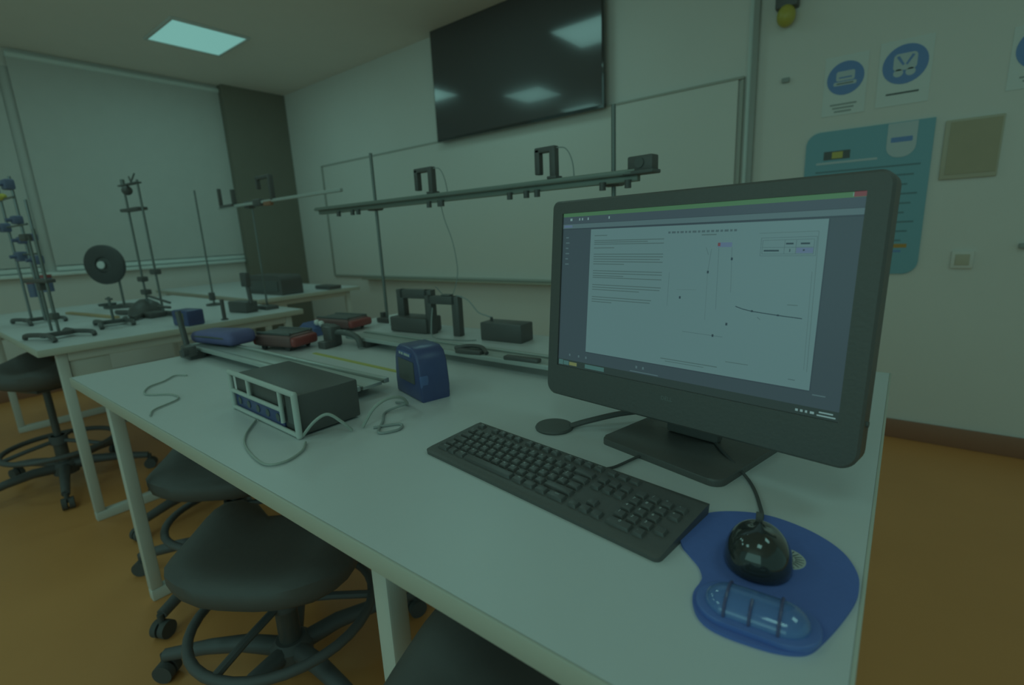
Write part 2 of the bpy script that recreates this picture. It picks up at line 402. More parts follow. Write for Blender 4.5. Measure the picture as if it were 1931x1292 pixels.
# ================================================================= STOOLS
def seat_mesh(n=32, rings=9):
    bm = bmesh.new(); R = .225; DY = .76
    def out(a):   # rounded square outline
        c, s_ = abs(math.cos(a)), abs(math.sin(a)); k = 3.2
        return R/((c**k+s_**k)**(1/k))
    def zt(x, y):
        d = math.hypot(x, y/DY)/R
        lob = .055*math.exp(-(((abs(x)-.175)/.065)**2)) * (0.25+0.75*math.exp(-((y-.07)/.10)**2))
        return .455-.020*math.exp(-(d/.6)**2)+lob
    top = []; bot = []
    c0 = bm.verts.new((0, 0, zt(0, 0)))
    for r in range(1, rings+1):
        f = r/rings; ring = []
        for k in range(n):
            a = 2*PI*k/n; x = out(a)*f*math.cos(a); y = out(a)*f*math.sin(a)*DY
            if y > 0: y *= 1-.32*math.exp(-((abs(x)-.075)/.045)**2)
            z = zt(x, y) - (.018*max(0, (f-.75)/.25)**2)
            ring.append(bm.verts.new((x, y, z)))
        top.append(ring)
    sides = [(1.0, -.022), (.97, -.045), (.82, -.070), (.45, -.080)]
    for f, dz in sides:
        ring = []
        for k in range(n):
            a = 2*PI*k/n; x = out(a)*f*math.cos(a); y = out(a)*f*math.sin(a)*DY
            if y > 0: y *= 1-.32*math.exp(-((abs(x)-.075)/.045)**2)
            ring.append(bm.verts.new((x, y, (top[-1][k].co.z if f > .9 else .445)+dz)))
        bot.append(ring)
    for k in range(n): bm.faces.new((c0, top[0][k], top[0][(k+1) % n]))
    alls = top+bot
    for a, b in zip(alls, alls[1:]):
        for k in range(n): bm.faces.new((a[k], b[k], b[(k+1) % n], a[(k+1) % n]))
    bm.faces.new(alls[-1][::-1]); return bm
def make_stool(label, h=.40):
    t = thing('lab_stool', label, 'stool'); dz = h-.455
    b = MB(); b.bm.free(); b.bm = seat_mesh(); b.bm.transform(Matrix.Translation((0, 0, dz))); b.build('seat', M_seat, t, smooth=60)
    MB().box((0, 0, .352+dz), (.15, .15, .02), .006).cyl((0, 0, .235), (0, 0, .350+dz), .015).build('seat_plate', M_blackm, t)
    MB().cyl((0, 0, .10), (0, 0, .25), .027).build('gas_column', M_blackm, t)
    r = MB(); r.tube([(.215*math.cos(2*PI*k/36), .215*math.sin(2*PI*k/36), .20) for k in range(36)], .012, 10, closed=True)
    for k in range(3):
        a = 2*PI*k/3+.3; r.tube([(.024*math.cos(a), .024*math.sin(a), .225), (.12*math.cos(a), .12*math.sin(a), .215), (.215*math.cos(a), .215*math.sin(a), .20)], .010, 8)
    r.cyl((0, 0, .21), (0, 0, .25), .036); r.build('foot_ring', M_chair, t)
    MB().lathe([(.0, .055), (.05, .055), (.052, .10), (.036, .115), (.0, .115)], m=None).build('hub', M_chair, t)
    for k in range(5):
        a = 2*PI*k/5+math.radians(41); c, s_ = math.cos(a), math.sin(a)
        L = MB(); pts = [(.03, .088), (.12, .100), (.22, .092), (.34, .070)]
        L.tube([(q*c, q*s_, z) for q, z in pts], [.024, .022, .019, .016], 10)
        lg = L.build('leg', M_chair, t)
        ct = MB(); cx, cy = .345*c, .345*s_
        for o_ in (-.013, .013): ct.cyl((cx-s_*(o_-.009), cy+c*(o_-.009), .026), (cx-s_*(o_+.009), cy+c*(o_+.009), .026), .026, seg=18)
        ct.cyl((cx, cy, .03), (cx, cy, .075), .009, seg=10)
        ct.build('caster', M_rubber, lg)
    return t
s0 = make_stool('black lab stool tucked under the front edge of the foreground table, foot ring showing')
def put(o, x, y, a, lab=None, sc_=1.0):
    o.location = (x, y, 0); o.rotation_euler = (0, 0, math.radians(a))
    if lab: o['label'] = lab
put(s0, -1.164, .480, 32)
put(copy_tree(s0), -1.770, .625, 40, 'black lab stool deep under the foreground table behind its left leg frame')
put(copy_tree(s0), -2.33, .78, 24, 'black lab stool in the gap between the two long white tables')
s1 = make_stool('', .60)
put(s1, -3.18, .40, 20, 'tall black lab stool in front of the left table, at the picture edge')
put(copy_tree(s1), -.235, .375, 12, 'tall black lab stool nearest the camera, cut off by the bottom edge of the picture')

# ================================================================= COMPUTER
yaw, tilt = math.radians(-8.39), math.radians(5.46)
t = thing('desktop_computer', 'black all-in-one desktop computer with lit screen on the foreground table', 'computer', (-.259, .709, TZ))
U = Vector((math.cos(yaw), math.sin(yaw), 0)); N = Vector((math.sin(yaw)*math.cos(tilt), -math.cos(yaw)*math.cos(tilt), math.sin(tilt))); V = N.cross(U)
if V.z < 0: V = -V
MM = Matrix((U, V, N)).transposed().to_4x4(); MM.translation = Vector((0, 0, .993-TZ))     # local (u,v,n) -> thing space
def onmon(name, mb, m, parent, smooth=40):
    mb.bm.transform(MM); return mb.build(name, m, parent, smooth=smooth)
hw, hh = .2445, .1715
b = MB(); o_ = rrect(-hw, -hh, hw, hh, (.020, .022, .016, .012), 8); i_ = rrect(-.2205, -.1165, .2195, .150, .0008, 8)
nv = len(o_)
def ring(poly, n): return [b.bm.verts.new((u, v, n)) for u, v in poly]
ins = rrect(-hw+.003, -hh+.003, hw-.003, hh-.003, (.018, .02, .014, .010), 8)
r0 = ring(rrect(-hw+.03, -hh+.03, hw-.03, hh-.03, .02, 8), -.052); r1 = ring(o_, -.030); r2 = ring(o_, -.003); r3 = ring(ins, 0); r4 = ring(i_, 0); r5 = ring(i_, -.004)
for a, c in zip((r0, r1, r2, r3, r4), (r1, r2, r3, r4, r5)):
    for k in range(nv): b.bm.faces.new((a[k], a[(k+1) % nv], c[(k+1) % nv], c[k]))
b.bm.faces.new(r0[::-1]); b.bm.faces.new(r5)
case = onmon('case', b, M_black, t, 35)
# display: lit picture, flat layers within one mesh
E_ = lambda n, c: emat('screen_'+n, c)
S_bg = E_('grey', (.036, .064, .073)); S_green = E_('green', (.055, .15, .075)); S_red = E_('red', (.12, .05, .055)); S_rib = E_('ribbon', (.042, .072, .085))
S_tool = E_('toolbar', (.068, .128, .135)); S_page = E_('page', (.092, .182, .182)); S_txt = E_('text', (.060, .115, .112)); S_ln = E_('line', (.052, .10, .105)); S_dk = E_('dark', (.022, .045, .055))
S_task = E_('taskbar', (.022, .040, .036)); S_wh = E_('white', (.15, .27, .26)); S_blue = E_('blue', (.085, .14, .21)); S_yel = E_('yellow', (.13, .17, .07)); S_teal = E_('teal', (.05, .13, .12)); S_edge = E_('edge', (.030, .052, .062))
d = MB(); mm = .001; LAY = [0]
def R_(u0, v0, u1, v1, m, l=1): d.quad([(u0*mm, v0*mm, -.0036+l*.00018), (u1*mm, v0*mm, -.0036+l*.00018), (u1*mm, v1*mm, -.0036+l*.00018), (u0*mm, v1*mm, -.0036+l*.00018)], m)
def Ln(p, q, wd, m, l=3):
    p, q = Vector(p), Vector(q); e = (q-p).normalized(); n = Vector((-e.y, e.x))*wd/2; z = -.0036+l*.00018
    d.quad([((a.x)*mm, (a.y)*mm, z) for a in (p-n, q-n, q+n, p+n)], m)
R_(-220.4, -116.4, 219.4, 149.9, S_bg, 0)
R_(-220.4, 143.8, 219.4, 149.9, S_green); R_(207, 144.2, 219.2, 149.9, S_red, 2); R_(206, 145, 206.6, 149, S_wh, 2)
R_(-220.4, 132.5, 219.4, 143.8, S_rib); R_(-220.4, 124.4, 219.4, 131.5, S_tool); R_(-220.4, 122.4, 219.4, 124.2, S_edge)
R_(-160, -84.5, 185, 121.5, S_page); R_(185, -84.5, 186.2, 121.5, S_edge, 2); R_(-160, -86, 185, -84.5, S_edge, 2)
for u in (-205, -186, -180, -168, -126): R_(u, 137, u+2.5+(u % 3), 141, S_wh, 2)
R_(-218, 126, -200, 130, S_blue, 2)
for k in range(6): R_(-213, 108-k*9, -207+(k % 2)*2, 110-k*9, S_tool, 2)
ty = 112
for blk in ((2, 40), (8, 0),):
    pass
random.seed(8)
rows = [(111, 25), (103, 127), (100, 100), (97, 127), (91, 40), (81, 127), (77, 127), (73, 122), (69, 127), (65, 60), (54, 127), (50, 127), (46, 60), (43, 127), (31, 127), (27, 125), (23, 90), (11, 112), (7, 110), (3, 40)]
for v, wd in rows: R_(-152, v-.7, -152+wd, v+.7, S_txt, 2)
u = -19
while u < 80:
    wv = random.uniform(3, 6); R_(u, 110.5, u+wv, 113.4, S_ln, 2); u += wv+2
R_(32, 106.4, 53, 108, S_txt, 2)
Ln((108.5, 106.9), (176, 107.6), .5, S_txt); Ln((176, 107.6), (180, -62), .5, S_txt); Ln((173.5, 60), (176.5, -60), .4, S_txt)
for a, b_ in (((112, 101), (175, 101.5)), ((112, 78.5), (175, 79)), ((112, 101), (112, 78.5)), ((175, 101.5), (175, 79)), ((114, 98), (172.5, 98.6)), ((114, 81), (172.5, 81)), ((114, 89), (172.5, 89)), ((114, 98), (114, 81)), ((172.5, 98), (172.5, 81)), ((140, 98), (140, 81)), ((153, 98), (153, 81))): Ln(a, b_, .45, S_ln)
R_(153.5, 82, 172, 88.5, S_blue, 2)
for a in ((141.5, 92.5, 150, 94.5), (158, 92.5, 168, 94.5), (116, 84, 134, 86), (146, 83.5, 147, 87), (161, 84.5, 163, 86.5)): R_(*a, S_dk, 4)
Ln((47.8, 88), (44.8, 56), .45, S_ln); Ln((44.8, 56), (46, -10), .35, S_txt); Ln((40, 90), (44, 80), .5, S_ln); Ln((57.8, 90), (60.4, 6), .4, S_ln); Ln((75.4, 90), (78.8, 30), .4, S_ln)
R_(55.9, 90.2, 75.2, 96.4, S_blue, 2); R_(56, 91.5, 59.5, 96, S_red, 3)
for (u, v) in ((76.6, 74.6), (45.2, 56.4), (6.5, 19), (59.3, -30.8), (77, -13)): R_(u-1.3, v-1.8, u+1.3, v+1.8, S_dk, 4)
for a, b_ in (((86.9, 12), (97, 9)), ((97, 9), (108.6, 7)), ((108.6, 7), (140.5, 4.4)), ((140.5, 4.4), (168.4, 2.8))): Ln(a, b_, 1.1, S_dk, 4)
R_(107.5, 6, 110, 8.6, S_dk, 5); R_(139.5, 3.4, 142, 5.6, S_dk, 5); Ln((116, 0), (120, -3), .7, S_ln, 4)
Ln((14, -29.8), (73, -31.2), .5, S_ln); Ln((-13, 55), (-13, 5), .4, S_ln); Ln((0, 30), (30, 31), .35, S_txt)
R_(-18, -74.8, 69, -73.4, S_txt, 2); R_(-10, -78, 50, -77, S_txt, 2); R_(80, -65, 110, -64, S_txt, 2); R_(150, 18, 162, 19, S_txt, 2); R_(160, -75, 168, -74, S_ln, 2)
R_(-220.4, -116.4, 219.4, -104.5, S_task); R_(-219, -114.5, -209, -105.5, S_teal, 2); R_(-208, -114, -196, -106.5, S_teal, 2); R_(-195, -113.5, -178, -107.5, S_yel, 2); R_(-160, -113.5, -120, -106.5, S_teal, 2)
for u in (-196, -176, -160, -60, -48): R_(u, -97, u+3, -93, S_tool, 2)
R_(-70, -103, -20, -101.6, S_tool, 2)
for u, wd in ((172, 3), (177.5, 3), (183, 2.5), (188.5, 4.5)): R_(u, -112.6, u+wd, -109.6, S_wh, 2)
def st(s_, sz, u, v, m, l=4):
    M = Matrix.Translation((u*mm, v*mm, -.0036+l*.00018)); d.text(s_, sz, M, m)
R_(198, -109.6, 213, -107.8, S_wh, 2); R_(196, -113.6, 216, -111.8, S_wh, 2)
R_(188.7, -89.4, 203, -88, S_tool, 2)
onmon('display', d, S_bg, t)
b = MB(); b.text('DELL', .0085, Matrix.Translation((-.0015, -.134, .0003)), None); onmon('maker_logo', b, M_logo, t)
b = MB(); b.cyl((hw-.001, -.115, -.016), (hw+.0025, -.115, -.016), .0035, seg=14); onmon('power_button', b, M_dark, t)
# stand
R2 = RZ(yaw-math.radians(6.0))
b = MB(); b.prism(rrect(-.103, -.035, .110, .16, (.012, .018, .02, .02)), 0.0, .011, None, bev=.003)
b.bm.transform(Matrix.Translation((-.008, .000, 0)) @ RZ(yaw-math.radians(5.5)).to_4x4()); b.build('stand_base', M_black, t)
b = MB(); b.box((-.0, .085, .10), (.09, .022, .18), .006, rot=RX(math.radians(-6))); b.bm.transform(RZ(yaw).to_4x4()); b.build('stand_neck', M_black, t)
b = MB(); b.box((.02, .058, .175), (.14, .05, .09), .01); b.bm.transform(RZ(yaw).to_4x4()); b.build('stand_hinge', M_black, t)

# microphone-like disc stand
t = thing('disc_stand', 'black round disc foot with thin arm reaching behind the computer', 'stand', (-.478, .714, TZ))
MB().lathe([(0, 0), (.034, 0), (.035, .003), (.033, .006), (.0, .007)], seg=36).build('foot_disc', M_dark, t)
MB().tube(bez([(.026, .012, .005), (.05, .035, .012), (.095, .075, .022), (.14, .115, .025)]), [.0055]*25, 8).build('arm', M_black, t)

# ================================================================= KEYBOARD
KA = math.radians(-7.3)
t = thing('keyboard', 'black full-size keyboard lying before the computer on the foreground table', 'keyboard', (-.3815, .5465, TZ), KA)
kw, kd = .430, .127
prof = [(-kd/2, 0), (kd/2, 0), (kd/2, .0135), (kd/2-.003, .0162), (kd/2-.012, .0166), (-kd/2+.014, .0088), (-kd/2+.004, .0072), (-kd/2, .0050)]
b = MB(); b.prism(prof, -kw/2, kw/2, None, 'yz')
es = [e for e in b.bm.edges if abs(e.verts[0].co.x-e.verts[1].co.x) < 1e-6 and abs(abs(e.verts[0].co.x)-kw/2) < 1e-6]
ve = [e for e in es if abs(e.verts[0].co.z-e.verts[1].co.z) > .0045 and abs(e.verts[0].co.y-e.verts[1].co.y) < .001]
bmesh.ops.bevel(b.bm, geom=ve, offset=.008, segments=4, affect='EDGES', profile=.5)
b.build('keyboard_body', M_black, t)
KZ = lambda y: .0088+(.0166-.0088)*(y-(-kd/2+.014))/((kd/2-.012)-(-kd/2+.014))
slope = math.atan2(.0078, kd-.026)
PT = .01815
x0k = -kw/2+.0115; yb = -kd/2+.0225
keys = []
def krow(y, x, items, h=1.0):
    for it in items:
        s_, w_ = it if isinstance(it, tuple) else (it, 1.0)
        if s_ is not None: keys.append((x+w_*PT/2, y, w_, h, s_))
        x += w_*PT
Yr = [yb+k*.0166 for k in range(5)]+[yb+5*.0166+.005]
krow(Yr[0], x0k, [('Ctrl', 1.5), ('', 1), ('Alt', 1.25), ('', 5.9), ('Alt', 1.25), ('', 1.2), ('', 1.2), ('Ctrl', 1.7)])
krow(Yr[1], x0k, [('', 1.25), '<']+list('ZXCVBNM')+[',', '.', '-', ('', 2.75)])
krow(Yr[2], x0k, [('', 1.75)]+list('ASDFGHJKL')+['+', '{', '}', ('', 1.25)][0:3]+[('', 1.25)])
krow(Yr[3], x0k, [('', 1.5)]+list('QWERTYUIOP')+['*', '[', ('', 1.5)])
krow(Yr[4], x0k, ['|']+list('1234567890')+['?', '=', ('', 2)])
krow(Yr[5], x0k, ['Esc', (None, 1)]+['F1', 'F2', 'F3', 'F4', (None, .5), 'F5', 'F6', 'F7', 'F8', (None, .5), 'F9', 'F10', 'F11', 'F12'], .9)
xn = x0k+15.25*PT
krow(Yr[0], xn, ['', '', '']); krow(Yr[1], xn+PT, ['']); krow(Yr[3], xn, ['', '', '']); krow(Yr[4], xn, ['', '', '']); krow(Yr[5], xn, ['', '', ''], .9)
xp = xn+3.25*PT
krow(Yr[0], xp, [('0', 2), '.']); krow(Yr[1], xp, list('123')+['']); krow(Yr[2], xp, list('456')); krow(Yr[3], xp, list('789')+['+']); krow(Yr[4], xp, ['', '/', '*', '-'])
KB = MB(); nk = 0
for (x, y, w_, h, s_) in keys:
    KW = w_*PT-.0030; KD = .0138*h
    z0 = KZ(y)-.001; z1 = KZ(y)+.0048
    b = MB() if nk < 100 else KB
    def kk(b):
        M = Matrix.Translation((x, y, 0)) @ RX(slope).to_4x4(); dz = KZ(y)
        base = rrect(-KW/2, -KD/2, KW/2, KD/2, .0012, 2); topp = rrect(-KW/2+.0018, -KD/2+.0012, KW/2-.0018, KD/2-.0022, .0015, 2)
        nb = MB(); nb.mats = [M_key]; nb.prism(base, -.001, .0046, M_key, taper=topp, bev=.0006)
        if s_:
            sz = .0062 if len(s_) == 1 else .0040
            nb.text(s_, sz, Matrix.Translation((-.0022 if len(s_) == 1 and KW < .02 else 0, .0016, .00475)), M_legend)
        nb.bm.transform(Matrix.Translation((x, y, dz)) @ RX(slope).to_4x4()); return nb
    nb = kk(b)
    if nk < 100: nb.build('key', M_key, t)
    else:
        me = bpy.data.meshes.new('tmp'); nb.bm.to_mesh(me); KB.bm.from_mesh(me); KB.mats = [M_key, M_legend]; nb.bm.free()
    nk += 1
if nk > 100:
    o = KB.build('key', M_key, t); o['kind'] = 'stuff'
def W2L(obj, p): return (RZ(-KA) @ (Vector(p)-Vector(obj.location)))
pts = [(-.3150, .605, TZ+.010), (-.312, .63, TZ+.004), (-.300, .672, TZ+.004), (-.292, .705, TZ+.003), (-.305, .742, TZ+.003), (-.335, .790, TZ+.003), (-.33, .86, TZ+.003)]
MB().tube(bez([W2L(t, p) for p in pts]), .0022, 8).build('keyboard_cable', M_rubber, t)

# ================================================================= MOUSE PAD + MOUSE
pts = [(-0.1675, 0.5005), (-0.1542, 0.4878), (-0.1396, 0.4742), (-0.1318, 0.4596), (-0.1305, 0.4487), (-0.1315, 0.4342), (-0.1286, 0.4208), (-0.1198, 0.4057), (-0.1084, 0.3975), (-0.0933, 0.3953), (-0.0744, 0.3970), (-0.0549, 0.4009), (-0.0402, 0.4073), (-0.0304, 0.4162), (-0.0235, 0.4323), (-0.0142, 0.463), (-0.0060, 0.4981), (-0.0035, 0.5234), (-0.0066, 0.5502), (-0.0191, 0.5773), (-0.0391, 0.5964), (-0.0665, 0.6089), (-0.0986, 0.6130), (-0.1291, 0.6044), (-0.1600, 0.5812), (-0.1745, 0.545), (-0.1750, 0.520)]
def closed_cr(P, n=6):
    out = []; L = len(P)
    for i in range(L):
        a, b_, c, d_ = [Vector(P[(i+k-1) % L]) for k in range(4)]
        for k in range(n):
            s_ = k/n; q = 0.5*((2*b_)+(c-a)*s_+(2*a-5*b_+4*c-d_)*s_*s_+(3*b_-a-3*c+d_)*s_**3); out.append((q.x, q.y))
    return out
PO = Vector((-.09, .52, TZ))
t = thing('mouse_pad', 'blue mouse pad with gel wrist rest at the right end of the foreground table', 'mouse pad', PO)
poly = closed_cr([(a-PO.x, b_-PO.y) for a, b_ in pts])
def area(P): return sum(P[i][0]*P[(i+1) % len(P)][1]-P[(i+1) % len(P)][0]*P[i][1] for i in range(len(P)))
if area(poly) < 0: poly = poly[::-1]
MB().prism(poly, 0, .0035, None, bev=.0012).build('pad_sheet', M_pad, t)
# wrist rest: elongated oval
ga = math.atan2(-.052, .107)      # axis direction of the rest
gc = Vector((-.0755, .4330))-Vector((PO.x, PO.y))
GM = Matrix.Translation((gc.x, gc.y, .0035)) @ RZ(math.radians(4)).to_4x4()
def stad(L, r, n=14):
    return [(L/2-r+r*math.cos(-PI/2+PI*k/n), r*math.sin(-PI/2+PI*k/n)) for k in range(n+1)]+[(-L/2+r+r*math.cos(PI/2+PI*k/n), r*math.sin(PI/2+PI*k/n)) for k in range(n+1)]
def dome(mb, L, r, h, base=0.0, rings=7, m=None):
    prev = None
    for k in range(rings+1):
        a = k/rings*PI/2; sc = math.cos(a)
        rr = r*sc; LL = L-2*r+2*rr
        if k == rings: rr = r*.04; LL = L-2*r+2*rr
        ring = [mb.bm.verts.new((x, y, base+h*math.sin(a))) for x, y in stad(LL, rr)]
        if prev:
            n = len(ring)
            for j in range(n): mb.bm.faces.new((prev[j], prev[(j+1) % n], ring[(j+1) % n], ring[j]))
        else: mb.bm.faces.new(ring[::-1])
        prev = ring
    mb.bm.faces.new(prev)
b = MB(); b.prism(stad(.104, .029), 0, .005, None, bev=.0015); b.bm.transform(GM); b.build('rest_rim', M_padr, t)
b = MB(); dome(b, .088, .0215, .014, .0048); b.bm.transform(GM); g = b.build('gel_cushion', M_gel, t, smooth=80)
for x, k0 in ((-.024, 0), (-.003, 8), (.020, 0)):
    b = MB(); b.tube([(x, .0223*math.cos(PI*k/14), .005+.0146*math.sin(PI*k/14)) for k in range(k0, 15)], .0014, 8); b.bm.transform(GM); b.build('gel_band', M_gelband, g)
# printed emblem beside the mouse
b = MB(); ec = Vector((-.0685, .5365))-Vector((PO.x, PO.y))
b.prism([(ec.x+0.0185*math.cos(2*PI*k/36), ec.y+.0185*math.sin(2*PI*k/36)) for k in range(36)], .0035, .00385, M_frame)
for k in range(20):
    a = 2*PI*k/20; c, s_ = math.cos(a), math.sin(a); r0_, r1_ = .0085, .0168; wv = .0010
    b.quad([(ec.x+c*r0_-s_*wv, ec.y+s_*r0_+c*wv, .00395), (ec.x+c*r0_+s_*wv, ec.y+s_*r0_-c*wv, .00395), (ec.x+c*r1_+s_*wv*.5, ec.y+s_*r1_-c*wv*.5, .00395), (ec.x+c*r1_-s_*wv*.5, ec.y+s_*r1_+c*wv*.5, .00395)], M_inkd)
b.build('printed_emblem', M_frame, t)
# mouse
t = thing('computer_mouse', 'glossy black computer mouse resting on the blue mouse pad', 'mouse', (-.093, .521, TZ+.0035), math.radians(12)); t.scale = (1.10, .88, .98)
b = MB(); n = 36; rings = []
def mo(a):
    c, s_ = math.cos(a), math.sin(a); y = .0525*s_; x = .030*c*(1+.10*math.sin(a)**2) * (1-.10*s_); return x, y
for k in range(9):
    f = k/8; ang = f*PI/2
    sc = math.cos(ang)**.8 if k < 8 else 0
    ring = []
    for j in range(n):
        a = 2*PI*j/n; x, y = mo(a)
        ht = .036-.006*(y/.05)
        z = .003+ht*math.sin(ang)**1.0
        x *= max(sc, .02); yy = y*max(sc**.75, .02)-(.003*f)
        ring.append(b.bm.verts.new((x, yy, z)))
    rings.append(ring)
lowr = [b.bm.verts.new((v.co.x*.95, v.co.y*.95, 0)) for v in rings[0]]
rings = [lowr]+rings
for a_, c_ in zip(rings, rings[1:]):
    for j in range(n): b.bm.faces.new((a_[j], a_[(j+1) % n], c_[(j+1) % n], c_[j]))
b.bm.faces.new(rings[0][::-1]); b.bm.faces.new(rings[-1])
b.build('shell', M_gloss, t, smooth=70)
MB().cyl((-.003, .031, .030), (.003, .031, .030), .0085, seg=18).build('scroll_wheel', M_rubber, t)
def mloc(p):
    q = RZ(-math.radians(12)) @ (Vector(p)-Vector(t.location)); return Vector((q.x/1.10, q.y/.88, q.z/.98))
MB().tube(bez([mloc(p) for p in ((-.102, .562, TZ+.014), (-.104, .590, TZ+.008), (-.112, .625, TZ+.004), (-.140, .69, TZ+.003), (-.195, .75, TZ+.014), (-.24, .83, TZ+.003))]), .0022, 8).build('mouse_cable', M_rubber, t)

# ================================================================= INTERFACE BOX
t = thing('interface_box', 'black bench interface box with pale grey front frame, nearest the table edge', 'lab instrument', (-.995, .435, TZ), math.radians(-2.5))
MB().box((0, .066, .043), (.288, .125, .078), .004).build('housing', M_black, t)
f = MB(); 
for (x0, z0, x1, z1, r) in ((-.147, .0062, .147, .0062, .0045), (-.147, .086, .147, .086, .0055), (-.147, .0062, -.147, .086, .0055), (.147, .0062, .147, .086, .0060), (-.147, .045, .088, .045, .0045)):
    f.cyl((x0, -.004, z0), (x1, -.004, z1), r, seg=12)
for x in (-.147, .147):
    for z in (.0062, .086): f.sph((x, -.004, z), .0062, seg=12)
f.cyl((-.055, -.004, .045), (-.055, -.004, .086), .0045, seg=12).cyl((.088, -.004, .02), (.088, -.004, .086), .0045, seg=12)
f.build('front_frame', M_frame, t)
MB().box((-.03, .0025, .024), (.225, .006, .036), .002).build('socket_panel', M_blue, t)
for k in range(5):
    MB().cyl((-.12+k*.045, -.002, .024), (-.12+k*.045, .003, .024), .008, seg=14).build('socket', M_inkd, t)
MB().box((.117, .0025, .05), (.04, .004, .06), .002).build('side_panel', M_dark, t)

def cable(pts, r, m, label, n=10):
    o = MB().tube(bez(pts, n), r, 7).build('cable', m); return tag(o, label, 'cable')
z = TZ+.003
cable([(-1.02, .425, z), (-.955, .375, z), (-.89, .347, z), (-.80, .333, z), (-.775, .355, z), (-.79, .395, z), (-.82, .42, z)], .0022, M_cable, 'pale thin cable looping in front of the black interface box')
cable([(-.848, .428, z), (-.826, .445, z+.03), (-.812, .465, z+.040), (-.800, .485, z+.02), (-.795, .50, z)], .0030, M_cable, 'pale short cable arching beside the right corner of the interface box')
cable([(-.79, .52, z), (-.785, .545, z+.03), (-.78, .575, z+.042), (-.78, .61, z+.035), (-.80, .64, z+.01), (-.82, .655, z)], .0032, M_cable, 'pale cable arching between the interface box and the blue case')
cable([(-1.26, .275+.035, z), (-1.30, .33, z), (-1.34, .39, z), (-1.40, .395, z), (-1.46, .36, z), (-1.53, .385, z), (-1.56, .43, z), (-1.60, .47, z), (-1.57, .49, z)], .0020, M_cable, 'pale thin cable curling on the left end of the foreground table')
cable([(-.77, .53, z), (-.74, .57, z), (-.72, .55, z), (-.74, .52, z), (-.78, .56, z), (-.82, .60, z), (-.80, .64, z+.01), (-.85, .65, z)], .0025, M_inkm, 'grey tangled cable on the table beside the blue case')
# ================================================================= BLUE CASE
t = thing('blue_case', 'upright dark blue plastic case with sloping shoulders right of the interface box', 'case', (-.852, .732, TZ), math.radians(-16))
prof = [(-.066, 0), (.066, 0), (.068, .03), (.062, .085), (.052, .108), (.034, .118), (-.034, .118), (-.052, .108), (-.062, .085), (-.068, .03)]
prof = [(-x, z_) for x, z_ in prof][::-1]
b = MB(); b.prism([(x, z_) for x, z_ in prof], -.036, .036, None, 'xz'); bmesh.ops.bevel(b.bm, geom=[e for e in b.bm.edges if abs(e.verts[0].co.y-e.verts[1].co.y) < 1e-5], offset=.006, segments=3, affect='EDGES', profile=.5)
b.build('case_shell', M_blue, t)
MB().box((0, -.0365, .062), (.08, .004, .05), .0015).build('front_window', M_dark, t)
MB().box((0, -.0365, .101), (.062, .004, .010), .0015).build('front_label', M_bluel, t)
f = MB()
for k, (x, w_) in enumerate(((-.022, .008), (-.010, .008), (.004, .006), (.014, .010), (.025, .006))): f.box((x, -.0392, .101), (w_, .0012, .005))
f.build('label_print', M_frame, t)
for x in (-.062, .062): MB().box((x, -.025, .045), (.010, .020, .03), .003).build('latch', M_bluel, t)

# ================================================================= TRACKS, CARTS, ON THE FOREGROUND TABLE
def track(x0, x1, y, label, z=TZ, wd=.095, h=.030):
    t = thing('dynamics_track', label, 'track', ((x0+x1)/2, y, z)); L = x1-x0
    f = MB(); f.box((0, 0, h-.004), (L, wd*.55, .008), .001)
    for s_ in (-1, 1): f.box((0, s_*wd*.42, h-.002), (L, wd*.16, .012), .002)
    f.build('track_bed', M_alu, t)
    for s_ in (-1, 1): MB().box((0, s_*wd*.30, h+.0005), (L, .006, .002)).build('groove', M_alud, t)
    for s_ in (-1, 1):
        b = MB(); b.box((s_*(L/2-.1), 0, (h-.008)/2), (.03, wd, h-.008), .003).build('track_foot', M_black, t)
    return t
t = track(-1.92, -.935, .655, 'long grey track running behind the interface box to the blue case')
t2 = track(-1.50, -.16, 1.01, 'long grey track running behind the computer across the back of the table')
# end stop with post, left end of front track
t = thing('track_bracket', 'black clamp bracket with upright post at the left end of the front track', 'bracket', (-1.83, .60, TZ))
MB().box((0, 0, .012), (.09, .05, .024), .004).box((.035, -.02, .030), (.05, .03, .035), .004).build('clamp_body', M_black, t)
MB().cyl((-.035, 0, .02), (-.062, .0, .150), .009).build('post', M_black, t)
MB().lathe([(0, 0), (.014, 0), (.014, .012), (0, .012)], (.05, -.032, .03), rot=RX(PI/2)).build('knob', M_rubber, t)
def cart(label, loc, rz, sc):
    t = thing('dynamics_cart', label, 'cart', loc, rz, group=None)
    a, c, h = sc
    b = MB(); b.box((0, 0, h*.50), (a*.84, c, h*.62), h*.18, seg=3); b.build('cart_body', M_maroon, t)
    for s_ in (-1, 1): MB().box((s_*a*.44, 0, h*.47), (a*.11, c*.96, h*.52), h*.17, seg=3).build('end_cap', M_red, t)
    f = MB(); f.box((0, 0, h*.83), (a*.70, c*.74, h*.08), .003)
    for s_ in (-1, 1): f.box((0, s_*c*.40, h*.86), (a*.78, c*.09, h*.14), .003)
    f.build('cargo_tray', M_dark, t)
    for sx in (-1, 1):
        for sy in (-1, 1): MB().cyl((sx*a*.28, sy*c*.36-.004, h*.15), (sx*a*.28, sy*c*.36+.004, h*.15), h*.15, seg=16).build('wheel', M_rubber, t)
    return t
cart('red and dark cart between the two tracks, nearest its end of the table', (-1.665, .835, TZ), math.radians(14), (.20, .115, .068))
t = cart('red and dark cart at the back edge of the table by the pole', (-1.80, 1.150, TZ), math.radians(10), (.225, .12, .060))
